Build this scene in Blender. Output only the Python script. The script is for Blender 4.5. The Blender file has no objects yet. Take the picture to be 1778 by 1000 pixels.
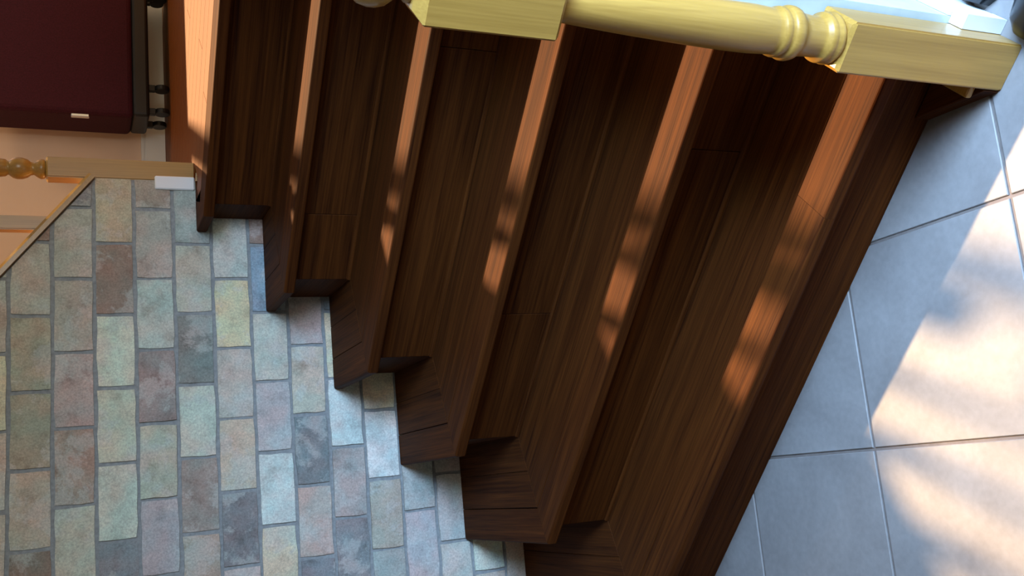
import bpy, bmesh, math, random
from mathutils import Matrix, Vector
random.seed(7)
S2 = math.sqrt(2.0)
scene = bpy.context.scene
col = scene.collection

# ------------------------------------------------------------------ camera
F_PX = 1691.03
CAM = Vector((1.27333, -1.25819, 1.47848))
# rows: image right, image down, forward, in world axes (the phone was held sideways)
RIGHT = Vector((0.22063, -0.349734, -0.910499))
DOWN = Vector((-0.839445, -0.543418, 0.005321))
FWD = Vector((-0.496642, 0.76314, -0.413477))
cd = bpy.data.cameras.new('camera')
cd.sensor_fit = 'HORIZONTAL'
cd.sensor_width = 36.0
cd.lens = 36.0 * F_PX / 1778.0
cd.clip_start = 0.02
cam = bpy.data.objects.new('camera', cd)
m = Matrix.Identity(4)
for r in range(3):
    m[r][0] = RIGHT[r]; m[r][1] = -DOWN[r]; m[r][2] = -FWD[r]; m[r][3] = CAM[r]
cam.matrix_world = m
col.objects.link(cam)
scene.camera = cam

# ------------------------------------------------------------------ light
scene.view_settings.view_transform = 'Standard'
scene.view_settings.look = 'None'
scene.view_settings.gamma = 1.0
scene.view_settings.use_curve_mapping = False
scene.view_settings.exposure = -0.12

world = bpy.data.worlds.new('world')
scene.world = world
world.use_nodes = True
bgn = world.node_tree.nodes['Background']
bgn.inputs[0].default_value = (0.66, 0.80, 1.0, 1)
bgn.inputs[1].default_value = 0.8

SUN_TO = Vector((-0.30, 0.816, 1.0)).normalized()      # towards the sun
sd = bpy.data.lights.new('sun', 'SUN')
sd.energy = 15.0
sd.color = (1.0, 0.67, 0.34)
sd.angle = math.radians(1.8)
so = bpy.data.objects.new('sun', sd)
so.rotation_euler = SUN_TO.to_track_quat('Z', 'Y').to_euler()
so.location = (-1, 4, 6)
col.objects.link(so)

def area(name, loc, target, sx, sy, power, color):
    d = bpy.data.lights.new(name, 'AREA')
    d.shape = 'RECTANGLE'; d.size = sx; d.size_y = sy
    d.energy = power; d.color = color
    o = bpy.data.objects.new(name, d)
    o.location = loc
    o.rotation_euler = (Vector(loc) - Vector(target)).to_track_quat('Z', 'Y').to_euler()
    col.objects.link(o)
    return o
area('cool_side_fill', (2.3, -0.55, 1.7), (0.75, -0.15, 0.0), 0.9, 1.3, 78, (0.36, 0.61, 1.0)).data.spread = math.radians(88)  # added cool fill hung mid-room to tint the tiles blue; no door here
area('front_fill', (4.1, -2.0, 2.0), (0.0, 0.8, 0.9), 1.6, 1.6, 58, (1.0, 0.97, 0.84))  # added fill to brighten bricks and newel; no window stands behind it
pl = bpy.data.lights.new('upstairs_warm_fill', 'POINT')  # added warm fill that brightens the peach wall; there is no lamp fitting
pl.energy = 32; pl.color = (1.0, 0.66, 0.36); pl.shadow_soft_size = 0.12
po = bpy.data.objects.new('upstairs_warm_fill', pl)
po.location = (0.5, 2.55, 2.9)
col.objects.link(po)

# ------------------------------------------------------------------ helpers
def link(name, me, mat=None, parent=None):
    o = bpy.data.objects.new(name, me)
    if mat is not None and me is not None and len(me.materials) == 0:
        me.materials.append(mat)
    col.objects.link(o)
    if parent is not None:
        o.parent = parent
    return o

def bm_obj(name, bm, mat, parent=None, smooth=False):
    bmesh.ops.recalc_face_normals(bm, faces=bm.faces)
    me = bpy.data.meshes.new(name)
    bm.to_mesh(me); bm.free()
    if smooth:
        for p in me.polygons: p.use_smooth = True
    return link(name, me, mat, parent)

def thing(name, label, cat, loc=(0, 0, 0), rz=0.0, group=None):
    o = bpy.data.objects.new(name, None)
    o.empty_display_size = 0.05
    o.location = loc; o.rotation_euler = (0, 0, rz)
    col.objects.link(o)
    tag(o, label, cat, group)
    return o

def tag(o, label, cat, group=None):
    o['label'] = label; o['category'] = cat
    if group: o['group'] = group
    return o

def struct(o, label=None):
    o['kind'] = 'structure'
    if label: o['label'] = label
    return o

def prism(poly, z0, z1, bm=None, bev=0.0, seg=1):
    """vertical prism over a plan polygon"""
    own = bm if bm is not None else bmesh.new()
    n = len(poly)
    b = [own.verts.new((p[0], p[1], z0)) for p in poly]
    t = [own.verts.new((p[0], p[1], z1)) for p in poly]
    own.faces.new(list(reversed(b))); own.faces.new(t)
    for i in range(n):
        own.faces.new((b[i], b[(i + 1) % n], t[(i + 1) % n], t[i]))
    if bev > 0:
        bmesh.ops.bevel(own, geom=list(own.edges), offset=bev, segments=seg, affect='EDGES', profile=0.5)
    return own

def box(x0, x1, y0, y1, z0, z1, bm=None, bev=0.0, seg=1):
    return prism([(x0, y0), (x1, y0), (x1, y1), (x0, y1)], z0, z1, bm, bev, seg)

def lathe(profile, n=28, bm=None):
    """profile: list of (radius, z)"""
    own = bm if bm is not None else bmesh.new()
    rings = []
    for r, z in profile:
        rings.append([own.verts.new((r * math.cos(2 * math.pi * i / n), r * math.sin(2 * math.pi * i / n), z)) for i in range(n)])
    for a, b in zip(rings, rings[1:]):
        for i in range(n):
            own.faces.new((a[i], a[(i + 1) % n], b[(i + 1) % n], b[i]))
    own.faces.new(list(reversed(rings[0]))); own.faces.new(rings[-1])
    return own

def extrude_profile(profile, p0, p1, side, up, bm=None):
    """sweep a closed 2-D profile (side, up) from p0 to p1"""
    own = bm if bm is not None else bmesh.new()
    p0, p1, side, up = Vector(p0), Vector(p1), Vector(side), Vector(up)
    A = [own.verts.new(p0 + side * a + up * b) for a, b in profile]
    B = [own.verts.new(p1 + side * a + up * b) for a, b in profile]
    n = len(profile)
    own.faces.new(A); own.faces.new(list(reversed(B)))
    for i in range(n):
        own.faces.new((A[i], B[i], B[(i + 1) % n], A[(i + 1) % n]))
    return own

# ------------------------------------------------------------------ materials
def new_mat(name):
    mt = bpy.data.materials.new(name); mt.use_nodes = True
    nt = mt.node_tree
    return mt, nt, nt.nodes['Principled BSDF']

def node(nt, kind, **kw):
    n = nt.nodes.new(kind)
    for k, v in kw.items():
        if k in n.inputs: n.inputs[k].default_value = v
        else: setattr(n, k, v)
    return n

def plain(name, rgb, rough=0.5, metal=0.0, noise=0.0, scale=40.0, bump=0.0, spec=0.5):
    mt, nt, b = new_mat(name)
    b.inputs['Base Color'].default_value = (*rgb, 1)
    b.inputs['Roughness'].default_value = rough
    b.inputs['Metallic'].default_value = metal
    b.inputs['Specular IOR Level'].default_value = spec
    if noise or bump:
        geo = node(nt, 'ShaderNodeNewGeometry')
        nz = node(nt, 'ShaderNodeTexNoise', Scale=scale, Detail=4.0)
        nt.links.new(geo.outputs['Position'], nz.inputs['Vector'])
        if noise:
            mx = node(nt, 'ShaderNodeMix', data_type='RGBA', blend_type='MULTIPLY')
            mx.inputs[0].default_value = 1.0
            mx.inputs[6].default_value = (*rgb, 1)
            rp = node(nt, 'ShaderNodeMapRange')
            rp.inputs[1].default_value = 0.25; rp.inputs[2].default_value = 0.75
            rp.inputs[3].default_value = 1 - noise; rp.inputs[4].default_value = 1 + noise
            nt.links.new(nz.outputs[0], rp.inputs[0])
            nt.links.new(rp.outputs[0], mx.inputs[7])
            nt.links.new(mx.outputs[2], b.inputs['Base Color'])
        if bump:
            bp = node(nt, 'ShaderNodeBump', Strength=bump, Distance=0.004)
            nt.links.new(nz.outputs[0], bp.inputs['Height'])
            nt.links.new(bp.outputs[0], b.inputs['Normal'])
    return mt

def wood(name, dark, light, angle=0.0, axis='X', rough=0.35, coat=0.0, fine=1.0, bump=0.12, spec=0.5):
    """grain runs along `axis` after turning by `angle` about Z (world space)"""
    mt, nt, b = new_mat(name)
    tc = node(nt, 'ShaderNodeTexCoord')
    oi = node(nt, 'ShaderNodeObjectInfo')
    add = node(nt, 'ShaderNodeVectorMath', operation='ADD')
    sc0 = node(nt, 'ShaderNodeVectorMath', operation='SCALE')
    sc0.inputs['Scale'].default_value = 7.0
    nt.links.new(oi.outputs['Random'], sc0.inputs[0])
    nt.links.new(tc.outputs['Object'], add.inputs[0]); nt.links.new(sc0.outputs[0], add.inputs[1])
    rot = node(nt, 'ShaderNodeVectorRotate', rotation_type='Z_AXIS')
    rot.inputs['Angle'].default_value = -angle
    nt.links.new(add.outputs[0], rot.inputs['Vector'])
    mp = node(nt, 'ShaderNodeMapping')
    s = {'X': (1.3, 42, 42), 'Y': (42, 1.3, 42), 'Z': (42, 42, 1.3)}[axis]
    mp.inputs['Scale'].default_value = tuple(v * fine for v in s)
    nt.links.new(rot.outputs[0], mp.inputs['Vector'])
    n1 = node(nt, 'ShaderNodeTexNoise', Scale=1.0, Detail=6.0, Roughness=0.65, Distortion=0.7)
    nt.links.new(mp.outputs[0], n1.inputs['Vector'])
    mp2 = node(nt, 'ShaderNodeMapping')
    s2 = {'X': (5, 260, 260), 'Y': (260, 5, 260), 'Z': (260, 260, 5)}[axis]
    mp2.inputs['Scale'].default_value = tuple(v * fine for v in s2)
    nt.links.new(rot.outputs[0], mp2.inputs['Vector'])
    n2 = node(nt, 'ShaderNodeTexNoise', Scale=1.0, Detail=3.0)
    nt.links.new(mp2.outputs[0], n2.inputs['Vector'])
    mix = node(nt, 'ShaderNodeMath', operation='MULTIPLY_ADD')
    mix.inputs[1].default_value = 0.4
    nt.links.new(n2.outputs[0], mix.inputs[0])
    mul = node(nt, 'ShaderNodeMath', operation='MULTIPLY'); mul.inputs[1].default_value = 0.6
    nt.links.new(n1.outputs[0], mul.inputs[0]); nt.links.new(mul.outputs[0], mix.inputs[2])
    rp = node(nt, 'ShaderNodeValToRGB')
    rp.color_ramp.elements[0].position = 0.34; rp.color_ramp.elements[0].color = (*dark, 1)
    rp.color_ramp.elements[1].position = 0.66; rp.color_ramp.elements[1].color = (*light, 1)
    nt.links.new(mix.outputs[0], rp.inputs[0])
    nt.links.new(rp.outputs[0], b.inputs['Base Color'])
    b.inputs['Roughness'].default_value = rough
    b.inputs['Coat Weight'].default_value = coat
    b.inputs['Specular IOR Level'].default_value = spec
    b.inputs['Coat Roughness'].default_value = 0.25
    bp = node(nt, 'ShaderNodeBump', Strength=bump, Distance=0.001)
    nt.links.new(mix.outputs[0], bp.inputs['Height'])
    nt.links.new(bp.outputs[0], b.inputs['Normal'])
    return mt

DK, LT = (0.021, 0.0054, 0.0019), (0.092, 0.0275, 0.0056)
M_wood = wood('walnut_stained_oak', DK, LT, 0.0, 'X', 0.58, spec=0.04)
M_wood45 = wood('walnut_stained_oak_diagonal', DK, LT, -math.pi / 4, 'X', 0.58, spec=0.04)
M_oak = wood('yellow_oak', (0.29, 0.150, 0.026), (0.43, 0.236, 0.047), 0.0, 'Z', 0.33, 0.25)
M_oakx = wood('yellow_oak_rail', (0.29, 0.150, 0.026), (0.43, 0.236, 0.047), 0.0, 'X', 0.33, 0.25)
M_floor2 = wood('orange_hardwood', (0.14, 0.038, 0.0065), (0.20, 0.060, 0.010), 0.0, 'X', 0.5, spec=0.15)
M_white = plain('white_paint', (0.82, 0.83, 0.82), 0.45)
M_teal = plain('grey_green_wall_paint', (0.50, 0.56, 0.52), 0.7, noise=0.05, scale=30)
M_peach = plain('peach_wall_paint', (0.78, 0.58, 0.44), 0.75, noise=0.06, scale=3)
M_ceil = plain('ceiling_paint', (0.75, 0.74, 0.72), 0.8)
M_grout = plain('tile_grout', (0.13, 0.105, 0.09), 0.9, noise=0.15, scale=60)
M_mortar = plain('brick_mortar', (0.30, 0.315, 0.31), 0.95, noise=0.2, scale=90, bump=0.5)
M_maroon = plain('maroon_fabric', (0.050, 0.0045, 0.012), 0.8, noise=0.35, scale=220, bump=0.2, spec=0.3)
M_black = plain('black_plastic', (0.006, 0.006, 0.007), 0.45)
M_shoe = plain('black_leather', (0.008, 0.008, 0.010), 0.3, noise=0.2, scale=60)
M_chrome = plain('bright_metal', (0.8, 0.8, 0.82), 0.25, metal=1.0)

def tile_mat():
    mt, nt, b = new_mat('beige_ceramic_tile')
    geo = node(nt, 'ShaderNodeNewGeometry'); oi = node(nt, 'ShaderNodeObjectInfo')
    n1 = node(nt, 'ShaderNodeTexNoise', Scale=5.0, Detail=5.0, Roughness=0.6, Distortion=0.6)
    n2 = node(nt, 'ShaderNodeTexNoise', Scale=70.0, Detail=4.0)
    sc = node(nt, 'ShaderNodeVectorMath', operation='SCALE'); sc.inputs['Scale'].default_value = 9.0
    ad = node(nt, 'ShaderNodeVectorMath', operation='ADD')
    nt.links.new(oi.outputs['Random'], sc.inputs[0])
    nt.links.new(geo.outputs['Position'], ad.inputs[0]); nt.links.new(sc.outputs[0], ad.inputs[1])
    nt.links.new(ad.outputs[0], n1.inputs['Vector']); nt.links.new(geo.outputs['Position'], n2.inputs['Vector'])
    mm = node(nt, 'ShaderNodeMath', operation='MULTIPLY_ADD'); mm.inputs[1].default_value = 0.3
    ml = node(nt, 'ShaderNodeMath', operation='MULTIPLY'); ml.inputs[1].default_value = 0.7
    nt.links.new(n1.outputs[0], ml.inputs[0]); nt.links.new(n2.outputs[0], mm.inputs[0]); nt.links.new(ml.outputs[0], mm.inputs[2])
    rp = node(nt, 'ShaderNodeValToRGB')
    rp.color_ramp.elements[0].position = 0.32; rp.color_ramp.elements[0].color = (0.160, 0.144, 0.132, 1)
    rp.color_ramp.elements[1].position = 0.68; rp.color_ramp.elements[1].color = (0.238, 0.219, 0.202, 1)
    nt.links.new(mm.outputs[0], rp.inputs[0]); nt.links.new(rp.outputs[0], b.inputs['Base Color'])
    b.inputs['Roughness'].default_value = 0.5
    b.inputs['Specular IOR Level'].default_value = 0.35
    bp = node(nt, 'ShaderNodeBump', Strength=0.08, Distance=0.002)
    nt.links.new(n1.outputs[0], bp.inputs['Height']); nt.links.new(bp.outputs[0], b.inputs['Normal'])
    return mt
M_tile = tile_mat()

def brick_mat():
    mt, nt, b = new_mat('tumbled_brick')
    geo = node(nt, 'ShaderNodeNewGeometry'); oi = node(nt, 'ShaderNodeObjectInfo')
    blot = node(nt, 'ShaderNodeTexNoise', Scale=15.0, Detail=6.0, Roughness=0.7, Distortion=0.15)
    hue = node(nt, 'ShaderNodeTexNoise', Scale=13.0, Detail=2.0)
    grit = node(nt, 'ShaderNodeTexNoise', Scale=190.0, Detail=4.0, Roughness=0.7)
    for n in (blot, hue, grit): nt.links.new(geo.outputs['Position'], n.inputs['Vector'])
    # patches of lime wash and of dark burnt clay on the brick's own colour
    r1 = node(nt, 'ShaderNodeValToRGB')
    e = r1.color_ramp.elements
    e[0].position = 0.28; e[0].color = (0.66, 0.62, 0.60, 1)
    e[1].position = 0.70; e[1].color = (1.15, 1.16, 1.14, 1)
    k = e.new(0.46); k.color = (0.97, 0.97, 0.96, 1)
    nt.links.new(blot.outputs[0], r1.inputs[0])
    # lime wash left in sharp-edged patches
    lime = node(nt, 'ShaderNodeTexNoise', Scale=9.0, Detail=7.0, Roughness=0.68, Distortion=0.3)
    shift = node(nt, 'ShaderNodeVectorMath', operation='ADD'); shift.inputs[1].default_value = (4.3, 1.7, 8.1)
    nt.links.new(geo.outputs['Position'], shift.inputs[0]); nt.links.new(shift.outputs[0], lime.inputs['Vector'])
    lr = node(nt, 'ShaderNodeMapRange')
    lr.inputs[1].default_value = 0.53; lr.inputs[2].default_value = 0.585; lr.inputs[3].default_value = 0.0; lr.inputs[4].default_value = 0.42
    nt.links.new(lime.outputs[0], lr.inputs[0])
    m1 = node(nt, 'ShaderNodeMix', data_type='RGBA', blend_type='MULTIPLY'); m1.inputs[0].default_value = 1.0
    nt.links.new(oi.outputs['Color'], m1.inputs[6]); nt.links.new(r1.outputs[0], m1.inputs[7])
    r2 = node(nt, 'ShaderNodeValToRGB')
    e = r2.color_ramp.elements
    e[0].position = 0.36; e[0].color = (1.10, 0.96, 0.92, 1)
    e[1].position = 0.64; e[1].color = (0.93, 1.03, 1.02, 1)
    nt.links.new(hue.outputs[0], r2.inputs[0])
    m2 = node(nt, 'ShaderNodeMix', data_type='RGBA', blend_type='MULTIPLY'); m2.inputs[0].default_value = 1.0
    ml = node(nt, 'ShaderNodeMix', data_type='RGBA', blend_type='MIX')
    ml.inputs[7].default_value = (0.66, 0.66, 0.61, 1)
    nt.links.new(lr.outputs[0], ml.inputs[0]); nt.links.new(m1.outputs[2], ml.inputs[6])
    nt.links.new(ml.outputs[2], m2.inputs[6]); nt.links.new(r2.outputs[0], m2.inputs[7])
    r3 = node(nt, 'ShaderNodeMapRange')
    r3.inputs[1].default_value = 0.3; r3.inputs[2].default_value = 0.7; r3.inputs[3].default_value = 0.70; r3.inputs[4].default_value = 1.16
    nt.links.new(grit.outputs[0], r3.inputs[0])
    m3 = node(nt, 'ShaderNodeMix', data_type='RGBA', blend_type='MULTIPLY'); m3.inputs[0].default_value = 1.0
    nt.links.new(m2.outputs[2], m3.inputs[6]); nt.links.new(r3.outputs[0], m3.inputs[7])
    nt.links.new(m3.outputs[2], b.inputs['Base Color'])
    b.inputs['Roughness'].default_value = 0.9
    b.inputs['Specular IOR Level'].default_value = 0.25
    bp = node(nt, 'ShaderNodeBump', Strength=0.55, Distance=0.004)
    nt.links.new(blot.outputs[0], bp.inputs['Height'])
    bp2 = node(nt, 'ShaderNodeBump', Strength=0.35, Distance=0.0015)
    nt.links.new(grit.outputs[0], bp2.inputs['Height']); nt.links.new(bp.outputs[0], bp2.inputs['Normal'])
    nt.links.new(bp2.outputs[0], b.inputs['Normal'])
    return mt
M_brick = brick_mat()

# ------------------------------------------------------------------ plan of the place (metres)
RISE, RUN, OH = 0.19, 0.24154, 0.0427
WD = 1.53264                # brick face: y = x + WD
FW = 2.80                   # wall of the upper room: y = x + FW
XR = 0.9235                  # right end of the treads
LAND = 6 * RISE
EX, EY = -0.098, -0.098 + WD   # free end of the brick wall
ALONG = Vector((-1, -1, 0)) / S2   # along the brick wall, away from its free end
INTO = Vector((-1, 1, 0)) / S2     # into the brick wall
def wp(s, d, z):
    return Vector((EX, EY, 0)) + ALONG * s + INTO * d + Vector((0, 0, z))
def cx(k): return -0.284 + 0.0975 * (k - 4)
def corner(k, d): return (cx(k) + (S2 - 1) * d, (k - 1) * RUN + d)
def wallpt(k, d, gap=0.002):
    s = cx(k) + (k - 1) * RUN + d * S2
    x = (s - WD + gap * S2) / 2
    return (x, s - x)

# ------------------------------------------------------------------ floor of tiles, laid at 45 degrees to the stairs
floor = bm_obj('floor', box(-3.2, 5.0, -4.2, 3.8, -0.06, -0.0035), M_grout)
struct(floor, 'dark grout bed under the beige floor tiles')
PITCH, U0, V0 = 0.408, -0.004, -0.264
tb = bmesh.new()
h = (PITCH - 0.0065) / 2
box(-h, h, -h, h, -0.012, 0.0, tb)
bmesh.ops.bevel(tb, geom=[e for e in tb.edges if all(v.co.z > -0.001 for v in e.verts)], offset=0.0015, segments=1, affect='EDGES')
bmesh.ops.recalc_face_normals(tb, faces=tb.faces)
tile_me = bpy.data.meshes.new('floor_tile'); tb.to_mesh(tile_me); tb.free(); tile_me.materials.append(M_tile)
for i in range(-12, 12):
    for j in range(-14, 14):
        u = U0 + (i + 0.5) * PITCH; v = V0 + (j + 0.5) * PITCH
        x = (u - v) / S2; y = (u + v) / S2
        if not (-2.2 < x < 4.2 and -3.2 < y < 3.4): continue
        if v > WD / S2 - 0.02: continue
        if y > 0.55 and x < 0.75: continue
        if math.hypot(x - 0.8, y + 0.2) > 2.75: continue
        o = link('floor_tile', tile_me, None, floor)
        o.location = (x, y, 0); o.rotation_euler = (0, 0, math.pi / 4)

# ------------------------------------------------------------------ brick wall
SX, CH, BL = 0.205, 0.1058, 0.205
Z_A = 1.575                                   # middle of course 0
RAKE0, RAKE = 1.411, 0.82                     # top of the wall rises from its free end
S_END = 1.9
core_poly = [(0.0, 0.0), (S_END, 0.0), (S_END, RAKE0 + RAKE * S_END), (0.0, RAKE0)]
bm = bmesh.new()
fr = [bm.verts.new(wp(s, 0.0068, z)) for s, z in core_poly]
bk = [bm.verts.new(wp(s, 0.115, z)) for s, z in core_poly]
bm.faces.new(fr); bm.faces.new(list(reversed(bk)))
for i in range(4):
    bm.faces.new((fr[i], bk[i], bk[(i + 1) % 4], fr[(i + 1) % 4]))
wall_left = struct(bm_obj('wall_left', bm, M_mortar), 'grey mortar bed of the brick wall beside the stairs')

def lin(c): return tuple(((v / 255 + 0.055) / 1.055) ** 2.4 if v > 10 else v / 3294.6 for v in c)
# colours of the bricks in view, course by course from the top, first brick of each list starts at s0
SEEN = {
    0: (0.19, [(160, 160, 152), (150, 150, 134), (140, 140, 125), (162, 155, 142), (110, 98, 90)]),
    1: (0.0875, [(158, 158, 150), (155, 150, 142), (160, 147, 146), (142, 124, 114), (165, 172, 160)]),
    2: (-0.015, [(160, 156, 136), (122, 106, 98), (188, 200, 186), (176, 182, 166), (178, 190, 180), (112, 118, 126)]),
    3: (-0.1175, [(135, 130, 122), (152, 150, 146), (165, 180, 176), (132, 122, 122), (160, 166, 152), (148, 150, 158)]),
    4: (-0.015, [(140, 150, 150), (165, 170, 160), (106, 116, 116), (176, 186, 176), (132, 126, 122), (150, 142, 132)]),
    5: (0.0875, [(180, 186, 182), (196, 190, 156), (170, 166, 160), (176, 166, 150), (105, 106, 112), (170, 165, 165)]),
    6: (0.19, [(122, 146, 168), (172, 178, 170), (160, 160, 165), (184, 200, 200), (186, 182, 160)]),
    7: (0.2925, [(165, 155, 155), (176, 170, 156), (100, 110, 116), (166, 152, 146), (110, 112, 120)]),
    8: (0.60, [(190, 200, 200), (150, 146, 146), (112, 116, 122)]),
    9: (0.4975, [(196, 196, 176), (200, 205, 206), (156, 150, 140), (140, 150, 150)]),
    10: (0.805, [(155, 165, 166), (165, 160, 165)]),
    11: (0.9075, [(165, 170, 172), (170, 172, 168)]),
}
PALETTE = [(160, 160, 152), (176, 182, 166), (150, 146, 146), (122, 106, 98), (188, 198, 186), (112, 118, 126), (170, 160, 150), (190, 185, 160)]
ALB = 1.55

def brick_bm(w, hgt, rnd, clip=None):
    """tumbled brick: a front face of a small grid with worn corners; local x = s, y = depth, z = up"""
    b = bmesh.new()
    nx, nz = 6, 4
    front = {}
    for i in range(nx):
        for k in range(nz):
            fx, fz = i / (nx - 1), k / (nz - 1)
            x = (fx - 0.5) * w; z = (fz - 0.5) * hgt
            edge = (i in (0, nx - 1)) + (k in (0, nz - 1))
            if edge:
                if i == 0: x += rnd.uniform(0, 0.003)
                if i == nx - 1: x -= rnd.uniform(0, 0.003)
                if k == 0: z += rnd.uniform(0, 0.004)
                if k == nz - 1: z -= rnd.uniform(0, 0.004)
            if edge == 2:
                c = rnd.choice((0.0, 0.0005, 0.001, 0.0018))
                x -= math.copysign(c, x); z -= math.copysign(c * 0.8, z)
            d = rnd.uniform(-0.0012, 0.0014) + (0.0016 if edge else 0.0) + (0.0006 if edge == 2 else 0)
            front[i, k] = b.verts.new((x, d, z))
    for i in range(nx - 1):
        for k in range(nz - 1):
            b.faces.new((front[i, k], front[i + 1, k], front[i + 1, k + 1], front[i, k + 1]))
    loop = [(i, 0) for i in range(nx)] + [(nx - 1, k) for k in range(1, nz)] + [(i, nz - 1) for i in range(nx - 2, -1, -1)] + [(0, k) for k in range(nz - 2, 0, -1)]
    back = [b.verts.new((front[q].co.x, 0.03, front[q].co.z)) for q in loop]
    n = len(loop)
    for q in range(n):
        b.faces.new((front[loop[q]], back[q], back[(q + 1) % n], front[loop[(q + 1) % n]]))
    return b

def brick_mesh(b):
    bmesh.ops.recalc_face_normals(b, faces=b.faces)
    me = bpy.data.meshes.new('brick'); b.to_mesh(me); b.free()
    for p in me.polygons: p.use_smooth = False
    me.materials.append(M_brick)
    return me

rnd = random.Random(21)
JW = 0.0065
variants = [brick_mesh(brick_bm(BL - JW, CH - JW, rnd)) for _ in range(14)]
# columns: local x -> ALONG, local y -> INTO, local z -> up
BR = Matrix(((ALONG.x, INTO.x, 0, 0), (ALONG.y, INTO.y, 0, 0), (0, 0, 1, 0), (0, 0, 0, 1)))
for j in range(-14, 15):
    zc = Z_A - CH * j
    off = 0.19 if j % 2 == 0 else 0.0875
    for n in range(-2, 10):
        s0 = off + SX * n; s1 = s0 + BL
        if s1 < 0.03 or s0 > S_END - 0.04: continue
        if zc + CH / 2 < 0.02: continue
        if zc - CH / 2 > RAKE0 + RAKE * s1 - 0.012: continue
        sc = (s0 + s1) / 2
        # behind the solid steps nothing of the wall can be seen
        if sc < 0.55 and zc < 0.45: continue
        c = None
        if j in SEEN:
            a0, lst = SEEN[j]
            idx = round((s0 - a0) / SX)
            if 0 <= idx < len(lst): c = lst[idx]
        if c is None: c = rnd.choice(PALETTE)
        c = lin([0.78 * v + 0.22 * g0 for v, g0 in zip(c, (152, 153, 147))])
        cut_end = s0 < 0.0
        cut_far = s1 > S_END
        cut_rake = zc + CH / 2 > RAKE0 + RAKE * s0 - 0.012
        if cut_end or cut_far or cut_rake or zc - CH / 2 < 0:
            b = brick_bm(BL - JW, CH - JW, rnd)
            def cut(co, no):
                bmesh.ops.bisect_plane(b, geom=list(b.verts) + list(b.edges) + list(b.faces), plane_co=co, plane_no=no, clear_outer=True)
                ed = [e for e in b.edges if e.is_boundary]
                if ed: bmesh.ops.holes_fill(b, edges=ed)
            if cut_end: cut(Vector((0.0 - sc, 0, 0)), Vector((-1, 0, 0)))
            if cut_far: cut(Vector((S_END - sc, 0, 0)), Vector((1, 0, 0)))
            if cut_rake:
                nn = Vector((-RAKE, 0, 1)).normalized()
                cut(Vector((0 - sc, 0, RAKE0 - zc)) - nn * 0.003, nn)
            if zc - CH / 2 < 0: cut(Vector((0, 0, 0.002 - zc)), Vector((0, 0, -1)))
            if len(b.faces) < 4:
                b.free(); continue
            me = brick_mesh(b); flip = 1
        else:
            me = rnd.choice(variants); flip = rnd.choice((1, -1))
        o = link('brick', me, None, wall_left)
        mt = BR.copy()
        if flip == -1:      # turn the brick upside down for variety
            mt = mt @ Matrix.Rotation(math.pi, 4, 'Y')
        p = wp(sc, rnd.uniform(-0.0015, 0.001) + 0.0005, zc)
        jit = rnd.uniform(-0.0015, 0.0015) if me in variants else 0.0
        mt.translation = p + ALONG * jit
        o.matrix_world = mt
        o.color = (c[0] * ALB * 1.05, c[1] * ALB, c[2] * ALB * 0.94, 1)

# oak cap following the raked top, white plaster patch at the foot of the free end
nrm = Vector((0, 0, 1))
rd = (ALONG + Vector((0, 0, RAKE))).normalized()
up = INTO.cross(rd); up = up if up.z > 0 else -up
prof = [(-0.012, 0.0), (-0.012, 0.012), (-0.004, 0.02), (0.119, 0.02), (0.127, 0.012), (0.127, 0.0)]
b = extrude_profile(prof, wp(0.0, 0, RAKE0 + 0.001), wp(S_END, 0, RAKE0 + RAKE * S_END + 0.001), INTO, up)
cap = struct(bm_obj('trim_1', b, M_oakx), 'thin oak cap on the raked top of the brick wall')
b = bmesh.new()
q0 = [wp(-0.012, -0.007, 1.142), wp(0.028, -0.007, 1.142), wp(0.028, 0.02, 1.142), wp(-0.012, 0.02, 1.142)]
prism([(p.x, p.y) for p in q0], 1.142, 1.252, b, 0.003)
struct(bm_obj('trim_2', b, M_white), 'small white block at the free end of the brick wall')

# ------------------------------------------------------------------ upper floor and the walls round it
front_poly = [(XR, 1.30), (XR, XR + FW - 0.002), (-1.4, -1.4 + FW), (-1.4, -1.4 + WD + 0.16),
              (EX - 0.002 - 0.09, EY - 0.002 + 0.09 - 0.0), (EX + 0.002, EY + 0.012), (0.05, 1.40)]
floor_up = struct(bm_obj('floor_upper', prism(front_poly, LAND - 0.2, LAND - 0.014), M_mortar), 'bed of the upper hardwood floor at the top of the stairs')
pw = 0.083
for r in range(0, 17):
    y0 = 1.3015 + r * pw; y1 = y0 + pw - 0.0015
    # between the railing line (y = x + 1.66) and the far wall (y = x + FW)
    xa_lo, xa_hi = y0 - FW + 0.012, XR - 0.002
    xl0, xl1 = y0 - FW + 0.004, y1 - FW + 0.004
    if y0 > XR + FW - 0.05: break
    xl0 = max(xl0, -1.1); xl1 = max(xl1, -1.1)
    lim = lambda y: max(y - FW + 0.004, EX - 0.0 if y < EY + 0.10 else -9)
    xl0, xl1 = lim(y0), lim(y1)
    if y0 < EY + 0.10:
        # beside the free end of the brick wall
        xl0 = xl1 = max(y1 - WD + 0.006, EX + 0.004) if y0 < EY + 0.01 else EX + 0.012
    cuts = sorted(rnd.uniform(0.15, 0.75) for _ in range(1)) + ([] if r % 2 else [rnd.uniform(-0.35, 0.0)])
    cuts = [c for c in cuts if c > max(xl0, xl1) + 0.15 and c < xa_hi - 0.1]
    xs = sorted(cuts) + [xa_hi]
    left0, left1 = xl0, xl1
    for c in xs:
        poly = [(left0, y0), (c - 0.001, y0), (c - 0.001, y1), (left1, y1)]
        bm_obj('plank', prism(poly, LAND - 0.014, LAND, None, 0.0008), M_floor2, floor_up)
        left0 = left1 = c

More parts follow.
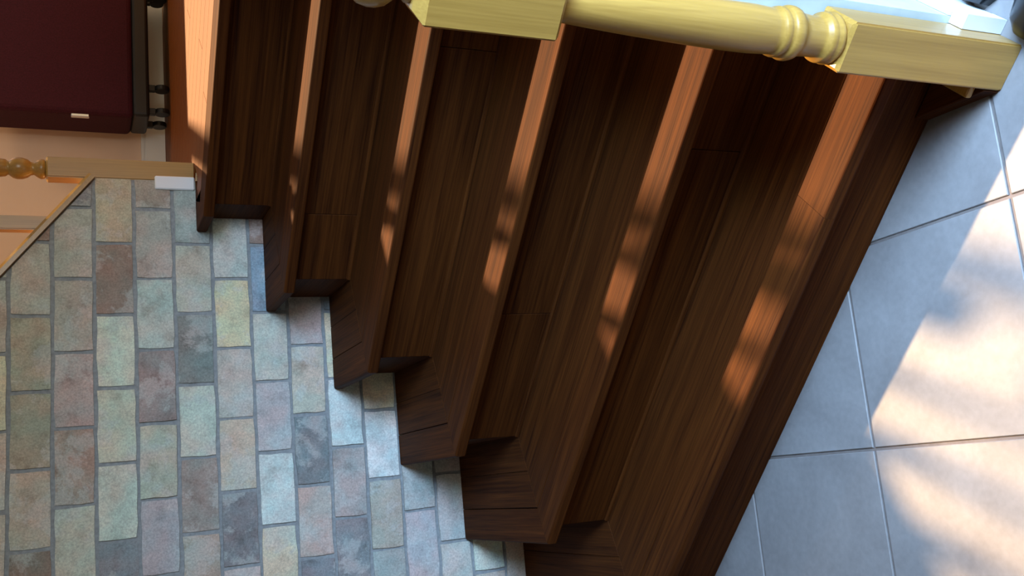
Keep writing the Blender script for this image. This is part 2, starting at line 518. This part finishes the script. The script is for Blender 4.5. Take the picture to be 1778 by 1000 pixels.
def far(w, d, z):     # far wall coordinates: w along (1,1)/sqrt2 from x=0, d towards the stairs
    return Vector((w / S2, w / S2 + FW, z)) - INTO * d
def far_prism(w0, w1, d0, d1, z0, z1, bm=None, bev=0.0):
    p = [far(w0, d0, 0), far(w1, d0, 0), far(w1, d1, 0), far(w0, d1, 0)]
    return prism([(v.x, v.y) for v in p], z0, z1, bm, bev)
TOP = 4.3
W0, W1 = -4.6, 1.41
OPEN = [(-1.45, -0.50), (-0.47, 1.15)]     # two windows side by side, high on the wall
ZW1 = 4.0
SILL = [2.15, 1.50]
b = bmesh.new()
far_prism(W0, W1, -0.12, 0.0, ZW1, TOP, b)
prev = W0
for (a, c), zs in zip(OPEN + [(W1, W1)], SILL + [None]):
    far_prism(prev, a, -0.12, 0.0, 0.0, ZW1, b)
    if zs: far_prism(a, c, -0.12, 0.0, 0.0, zs, b)
    prev = c
wall_far = struct(bm_obj('wall_far', b, M_peach), 'peach painted wall behind the upper floor')
for n, (a, c) in enumerate(OPEN):
    b = bmesh.new(); ZW0 = SILL[n]
    t = 0.022
    far_prism(a, a + t, -0.09, 0.012, ZW0, ZW1, b); far_prism(c - t, c, -0.09, 0.012, ZW0, ZW1, b)
    far_prism(a + t, c - t, -0.09, 0.012, ZW0, ZW0 + t, b); far_prism(a + t, c - t, -0.09, 0.012, ZW1 - t, ZW1, b)
    struct(bm_obj('window_%d' % (n + 1), b, M_white), 'white window frame high on the peach wall')
b = bmesh.new()
far_prism(W0, W1, 0.001, 0.014, LAND + 0.001, LAND + 0.07, b)
far_prism(W0, W1, 0.001, 0.010, LAND + 0.07, LAND + 0.078, b)
far_prism(W0, W1, 0.001, 0.016, LAND + 0.078, LAND + 0.088, b)
struct(bm_obj('baseboard_far', b, M_white), 'white moulded baseboard along the peach wall')

# stepped side of the stairs, painted, with its baseboard; the wall it runs into
pts = [(0.012, 0.0), (0.012, 0.62), (1.2, 0.62 + 0.787 * 1.188), (3.7, 0.62 + 0.787 * 1.188), (3.7, 0.0)]
b = bmesh.new()
A = [b.verts.new((XR + 0.0015, y, z)) for y, z in pts]; B = [b.verts.new((1.0, y, z)) for y, z in pts]
b.faces.new(A); b.faces.new(list(reversed(B)))
for i in range(len(pts)):
    b.faces.new((A[i], B[i], B[(i + 1) % len(pts)], A[(i + 1) % len(pts)]))
struct(bm_obj('wall_right', b, M_teal), 'grey green painted knee wall along the open side of the stairs')
b = box(1.001, 1.014, 0.013, 3.69, 0.001, 0.085, None)
box(1.001, 1.008, 0.013, 3.69, 0.085, 0.10, b)
box(0.9895, 1.015, -0.022, 0.011, 0.001, 0.095, b)
struct(bm_obj('baseboard_right', b, M_white), 'white baseboard along the grey green knee wall')
struct(bm_obj('wall_back', box(1.0, 5.0, 3.8, 3.92, 0.0, TOP), M_teal), 'grey green wall at the back of the lower room')
struct(bm_obj('wall_front', box(-3.2, 5.0, -4.3, -4.2, 0.0, TOP), M_ceil), 'pale wall of the lower room facing the stairs')
struct(bm_obj('wall_open_side', box(5.0, 5.1, -4.3, 3.92, 0.0, TOP), M_ceil), 'pale wall far to the open side of the stairs')
struct(bm_obj('wall_brick_side', box(-3.3, -3.2, -4.3, 0.2, 0.0, TOP), M_ceil), 'pale wall far beyond the brick wall')
struct(bm_obj('ceiling', prism([(-3.2, -4.2), (5.0, -4.2), (5.0, 3.9), (1.13, 3.9), (-3.2, -0.43)], TOP, TOP + 0.1), M_ceil), 'plain pale ceiling')

# ------------------------------------------------------------------ staircase
stairs = thing('staircase', 'dark brown wooden stairs with angled ends against the brick wall', 'staircase')
TH = 0.03
def board(name, poly, z0, z1, mat, parent, bev=0.0012):
    return bm_obj(name, prism(poly, z0, z1, None, bev), mat, parent)
def nosing(name, p0, p1, q1, q0, ztop, mat, parent):
    """board with a rounded front edge; p0->p1 front, q back, plan points"""
    prof = []
    r = 0.007
    for a in range(0, 5):
        t = math.pi / 2 * a / 4
        prof.append((r - r * math.sin(t), -r + r * math.cos(t)))
    for a in range(0, 5):
        t = math.pi / 2 * a / 4
        prof.append((r - r * math.cos(t), -TH + r - r * math.sin(t)))
    b = bmesh.new()
    p0, p1, q0, q1 = Vector(p0), Vector(p1), Vector(q0), Vector(q1)
    L = None
    ends = []
    for p, q in ((p0, q0), (p1, q1)):
        d = q - p
        depth = abs((q0 - p0).dot(Vector((-(p1 - p0).y, (p1 - p0).x)).normalized()))
        row = [b.verts.new((*(q), ztop))]
        for t, z in prof:
            w = p + d * (t / depth)
            row.append(b.verts.new((w.x, w.y, ztop + z)))
        row.append(b.verts.new((*(q), ztop - TH)))
        ends.append(row)
    A, B = ends
    n = len(A)
    b.faces.new(A); b.faces.new(list(reversed(B)))
    for i in range(n):
        b.faces.new((A[i], B[i], B[(i + 1) % n], A[(i + 1) % n]))
    return bm_obj(name, b, mat, parent)

NB = 0.0895
for k in range(1, 7):
    zt = k * RISE
    yf = (k - 1) * RUN
    back = RUN + OH if k < 6 else 0.0925
    # nosing boards: main length (jointed on the lowest tread), and the mitred return to the brick wall
    nbd = NB
    c0, c1 = corner(k, 0), corner(k, nbd)
    parts = [(XR, None)]
    g = 0.0003
    if k in (1,):
        t = nosing('tread', (0.605 - g, yf), c0, c1, (0.608 - g, yf + nbd), zt, M_wood, stairs)
        nosing('nosing_board', (0.903, yf), (0.605 + g, yf), (0.608 + g, yf + nbd), (0.903, yf + nbd), zt, M_wood, t)
    else:
        t = nosing('tread', (XR, yf), c0, c1, (XR, yf + nbd), zt, M_wood, stairs)
    w0, w1 = wallpt(k, 0), wallpt(k, nbd)
    nosing('nosing_return', (c0[0] - g, c0[1] + g), w0, w1, (c1[0] - g, c1[1] + g), zt, M_wood45, t)
    if k < 6:
        d0, d1 = nbd + 0.0022, back
        a0, a1 = corner(k, d0), corner(k, d1)
        board('plank', [(XR, yf + d0), (XR, yf + d1), a1, a0], zt - TH, zt, M_wood, t)
        dm = d0 + 0.095
        am = corner(k, dm)
        board('plank', [(a0[0] - g, a0[1] + g), (am[0] - g, am[1] + g), wallpt(k, dm), wallpt(k, d0)], zt - TH, zt, M_wood45, t)
        an = corner(k, dm + 0.0006)
        board('plank', [(an[0] - g, an[1] + g), (a1[0] - g, a1[1] + g), wallpt(k, d1), wallpt(k, dm + 0.0006)], zt - TH, zt, M_wood45, t)
    else:
        # landing edge: fill between the nosing and the upper floor beside the brick wall
        d0, d1 = nbd + 0.002, 0.26
        a0, a1 = corner(k, d0), corner(k, 0.0925)
        board('plank', [(a0[0] - g, a0[1] + g), (EX + 0.003, 1.2995), (EX + 0.003, EX + 0.003 + WD - 0.003), wallpt(k, d0, 0.003)], zt - TH, zt, M_wood45, t)
    # risers
    zb = (k - 1) * RISE + 0.0005
    r0, r1 = corner(k, OH), corner(k, OH + 0.018)
    jx = 0.605 if k % 2 == 0 else 0.036
    if k in (1, 6): jx = None
    y0, y1 = yf + OH, yf + OH + 0.018
    if jx is None:
        rs = board('riser', [(XR, y0), (XR, y1), r1, r0], zb, zt - TH - 0.0005, M_wood, stairs, 0.0008)
    else:
        rs = board('riser', [(XR, y0), (XR, y1), (jx + 0.0008, y1), (jx + 0.0008, y0)], zb, zt - TH - 0.0005, M_wood, stairs, 0.0008)
        rs = board('riser', [(jx - 0.0008, y0), (jx - 0.0008, y1), r1, r0], zb, zt - TH - 0.0005, M_wood, stairs, 0.0008)
    board('riser_return', [(r0[0] - g, r0[1] + g), (r1[0] - g, r1[1] + g), wallpt(k, OH + 0.018), wallpt(k, OH)], zb, zt - TH - 0.0005, M_wood45, rs, 0.0008)
    # slim shoe moulding where the riser meets the tread below
    if k > 1:
        e0 = corner(k, OH - 0.0055)
        b = bmesh.new()
        prof = [(0, 0), (-0.0055, 0), (-0.005, 0.004), (-0.003, 0.007), (0, 0.0085)]
        extrude_profile(prof, (XR, y0 - 0.0003, zb), (r0[0], y0 - 0.0003, zb), (0, 1, 0), (0, 0, 1), b)
        bm_obj('shoe_moulding', b, M_wood, rs)

# ------------------------------------------------------------------ newel post at the foot of the stairs
def square_block(half, z0, z1, ch0=0.0, ch1=0.0):
    b = bmesh.new()
    lv = []
    if ch0: lv.append((half - ch0, z0)); lv.append((half, z0 + ch0))
    else: lv.append((half, z0))
    if ch1: lv.append((half, z1 - ch1)); lv.append((half - ch1, z1))
    else: lv.append((half, z1))
    rings = []
    for hh, z in lv:
        rings.append([b.verts.new((sx * hh, sy * hh, z)) for sx, sy in ((-1, -1), (1, -1), (1, 1), (-1, 1))])
    for A, B in zip(rings, rings[1:]):
        for i in range(4): b.faces.new((A[i], A[(i + 1) % 4], B[(i + 1) % 4], B[i]))
    b.faces.new(list(reversed(rings[0]))); b.faces.new(rings[-1])
    ve = [e for e in b.edges if abs(e.verts[0].co.z - e.verts[1].co.z) > 0.1]
    bmesh.ops.bevel(b, geom=ve, offset=0.003, segments=2, affect='EDGES')
    return b

newel = thing('newel_post', 'large yellow oak newel post with turned shaft on the tile floor', 'newel post', (0.947, -0.033, 0))
H = 0.0415
bm_obj('base_block', square_block(H, 0.001, 0.372, 0, 0.006), M_oak, newel)
shaft = [(0.030, 0.370), (0.0395, 0.372), (0.0412, 0.377), (0.0412, 0.381), (0.0385, 0.385), (0.0395, 0.388), (0.0400, 0.393), (0.0385, 0.398), (0.0330, 0.402), (0.0318, 0.408),
         (0.0322, 0.420), (0.0335, 0.436), (0.0355, 0.447), (0.0405, 0.451), (0.0425, 0.458), (0.0425, 0.464), (0.0405, 0.470), (0.0370, 0.473), (0.0385, 0.477), (0.0392, 0.482), (0.0380, 0.487), (0.0350, 0.490),
         (0.0355, 0.50), (0.0372, 0.53), (0.0372, 0.57), (0.0362, 0.62), (0.0342, 0.68), (0.0318, 0.74), (0.0292, 0.79), (0.0268, 0.83), (0.0255, 0.85), (0.026, 0.866)]
bm_obj('turned_shaft', lathe(shaft, 36), M_oak, newel, smooth=True)
bm_obj('top_block', square_block(H, 0.864, 1.075, 0.006, 0.016), M_oak, newel)
fin = [(0.024, 1.073), (0.024, 1.080), (0.018, 1.086), (0.016, 1.092), (0.024, 1.099), (0.031, 1.108), (0.0345, 1.120), (0.0345, 1.130), (0.031, 1.143), (0.022, 1.154), (0.010, 1.160), (0.002, 1.161)]
bm_obj('finial', lathe(fin, 28), M_oak, newel, smooth=True)
# dark wooden plinth that runs from the lowest riser to the post
b = prism([(0.80 - 0.947, 0.041 + 0.033), (0.9035 - 0.947, -0.0735 + 0.033), (0.9035 - 0.947, 0.041 + 0.033)], 0.001, 0.038, None, 0.002)
pln = bm_obj('plinth', b, M_wood45, newel); pln['label'] = 'low dark wooden wedge at the foot of the post'
b = box(-0.066, -0.0425, -0.024, 0.062, 0.0385, 0.052, None, 0.004, 2)
bm_obj('shoe_moulding', b, M_oakx, pln)

# railing up the open side of the stairs
def rail_baluster(name, h, parent=None):
    s = 0.0175
    o = thing(name, '', 'baluster')
    hb = 0.16
    bm_obj('foot_block', square_block(s, 0.001, hb, 0, 0.004), M_oak, o)
    pr = [(0.012, hb - 0.002), (0.0165, hb + 0.008), (0.0165, hb + 0.016), (0.010, hb + 0.026), (0.0165, hb + 0.045), (0.018, hb + 0.075), (0.016, hb + 0.13),
          (0.0125, hb + 0.30), (0.0105, h - 0.01), (0.0105, h)]
    bm_obj('turned_shaft', lathe(pr, 16), M_oak, o, smooth=True)
    return o
def copy_tree(o):
    c = o.copy(); col.objects.link(c)
    for ch in list(o.children):
        d = ch.copy(); col.objects.link(d); d.parent = c
    return c

# ------------------------------------------------------------------ post and balusters beside the brick wall, at the top
post = thing('newel_post', 'slim oak post on the upper floor beside the brick wall end', 'newel post', (-0.108, 1.495, LAND), math.pi / 4)
PH = 0.030
bm_obj('base_block', square_block(PH, 0.001, 0.398, 0, 0.005), M_oak, post)
pp = [(0.020, 0.396), (0.027, 0.402), (0.0285, 0.410), (0.024, 0.420), (0.0175, 0.428), (0.019, 0.436), (0.0255, 0.444), (0.0305, 0.458), (0.031, 0.470), (0.028, 0.482), (0.021, 0.490), (0.019, 0.494),
      (0.024, 0.500), (0.026, 0.515), (0.0265, 0.54), (0.024, 0.62), (0.020, 0.72), (0.0185, 0.76), (0.022, 0.765)]
bm_obj('turned_shaft', lathe(pp, 28), M_oak, post, smooth=True)
bm_obj('top_block', square_block(PH, 0.763, 0.98, 0.005, 0.012), M_oak, post)

HS = 0.02
def rake_z(s): return RAKE0 + RAKE * s + 0.028
first = None
ORD = ['first', 'second', 'third', 'fourth', 'fifth', 'sixth']
for n in range(6):
    s = 0.126 + n * 0.153
    p = wp(s, 0.052, rake_z(s))
    if first is None:
        o = thing('baluster', 'square-footed oak baluster standing on the raked oak cap', 'baluster', p, math.pi / 4, 'balusters on the raked cap of the brick wall')
        b = square_block(HS, 0.0, 0.26, 0, 0.004)
        for v in b.verts:
            if v.co.z < 0.05: v.co.z = -RAKE * v.co.x * 1.0 + 0.001
        bm_obj('foot_block', b, M_oak, o)
        pr = [(0.013, 0.258), (0.018, 0.268), (0.018, 0.276), (0.011, 0.286), (0.018, 0.305), (0.0195, 0.335), (0.017, 0.40), (0.012, 0.68), (0.011, 0.808)]
        bm_obj('turned_shaft', lathe(pr, 16), M_oak, o, smooth=True)
        first = o
    else:
        o = copy_tree(first); o.location = p
    o['label'] = ORD[n] + ' oak baluster up from the slim post on the raked cap'
hp = [(-0.03, -0.02), (0.03, -0.02), (0.032, 0.0), (0.028, 0.018), (0.012, 0.03), (-0.012, 0.03), (-0.028, 0.018), (-0.032, 0.0)]
b = extrude_profile(hp, wp(0.02, 0.052, rake_z(0.02) + 0.85), wp(1.0, 0.052, rake_z(1.0) + 0.85), INTO, up)
tag(bm_obj('handrail', b, M_oakx), 'oak handrail above the raked cap of the brick wall', 'handrail')

# ------------------------------------------------------------------ maroon case on the upper floor
cw, cdp, chh = 0.57, 0.20, 0.66
base = Vector((-0.238, 2.202, 0))
dirw = Vector((1, 1, 0)) / S2
ctr = base + dirw * (cw / 2) + INTO * (cdp / 2)
case = thing('suitcase', 'dark maroon upright case with black base near the peach wall', 'suitcase', (ctr.x, ctr.y, LAND), math.pi / 4)
b = box(-cw / 2, cw / 2, -cdp / 2, cdp / 2, 0.128, chh, None, 0.018, 3)
bm_obj('body', b, M_maroon, case)
b = box(-cw / 2 + 0.006, cw / 2 - 0.006, -cdp / 2 + 0.002, cdp / 2 - 0.002, 0.072, 0.130, None, 0.012, 3)
bm_obj('base', b, M_black, case)
def wheel(x, y):
    b = bmesh.new()
    lathe([(0.004, -0.009), (0.024, -0.009), (0.026, -0.006), (0.026, 0.006), (0.024, 0.009), (0.004, 0.009)], 20, b)
    bmesh.ops.rotate(b, verts=b.verts, cent=(0, 0, 0), matrix=Matrix.Rotation(math.pi / 2, 3, 'Y'))
    bmesh.ops.translate(b, verts=b.verts, vec=(x, y, 0.0275))
    w = bm_obj('wheel', b, M_black, case, smooth=False)
    bm_obj('fork', box(x - 0.012, x + 0.012, y - 0.010, y + 0.010, 0.05, 0.078, None, 0.002), M_black, w)
for x in (-cw / 2 + 0.035, -cw / 2 + 0.125, cw / 2 - 0.085, cw / 2 - 0.03):
    wheel(x, -cdp / 2 + 0.035)
for x in (-cw / 2 + 0.035, cw / 2 - 0.035):
    wheel(x, cdp / 2 - 0.035)
b = box(-cw / 2 - 0.008, -cw / 2 + 0.006, -cdp / 2 + 0.012, -cdp / 2 + 0.03, 0.272, 0.332, None, 0.003, 2)
bm_obj('side_clasp', b, M_chrome, case)['label'] = 'small bright metal clasp'
b = bmesh.new()
box(-0.075, 0.075, -0.012, 0.012, chh + 0.022, chh + 0.036, b, 0.004)
box(-0.075, -0.06, -0.010, 0.010, chh - 0.004, chh + 0.026, b); box(0.06, 0.075, -0.010, 0.010, chh - 0.004, chh + 0.026, b)
bm_obj('carry_handle', b, M_black, case)

# ------------------------------------------------------------------ black shoes on the tiles behind the newel
def shoe(label, loc, rz):
    o = thing('shoe', label, 'shoe', loc, rz, 'black shoes beside the stairs')
    L = 0.27
    secs = [(0.0, 0.018, 0.030), (0.02, 0.034, 0.048), (0.06, 0.043, 0.060), (0.11, 0.041, 0.078), (0.16, 0.036, 0.098), (0.21, 0.034, 0.108), (0.255, 0.031, 0.104), (0.27, 0.018, 0.09)]
    b = bmesh.new(); rings = []
    for x, w, hh in secs:
        ring = []
        for i in range(12):
            t = math.pi * i / 11
            ring.append(b.verts.new((x, w * math.cos(t), 0.018 + (hh - 0.018) * max(0.0, math.sin(t)) ** 0.7)))
        rings.append(ring)
    for A, B in zip(rings, rings[1:]):
        for i in range(11): b.faces.new((A[i], A[i + 1], B[i + 1], B[i]))
        b.faces.new((A[11], A[0], B[0], B[11]))
    b.faces.new(rings[0]); b.faces.new(list(reversed(rings[-1])))
    bm_obj('upper', b, M_shoe, o, smooth=True)
    b = bmesh.new()
    out = [(x, w + 0.004) for x, w, _ in secs]
    poly = [(x, -w) for x, w in out] + [(x, w) for x, w in reversed(out)]
    prism(poly, 0.001, 0.018, b)
    bm_obj('sole', b, M_black, o)
    b = bmesh.new()
    for i in range(4):
        x = 0.085 + i * 0.022
        zz = 0.070 + i * 0.0095
        box(x, x + 0.008, -0.024, 0.024, zz - 0.004, zz + 0.004, b)
    bm_obj('laces', b, M_shoe, o)
    return o
shoe('black leather shoe on the tiles in front of the newel side', (1.004, -0.078, 0), math.radians(-8))
shoe('black leather shoe close against the white baseboard', (1.022, 0.050, 0), math.radians(4))
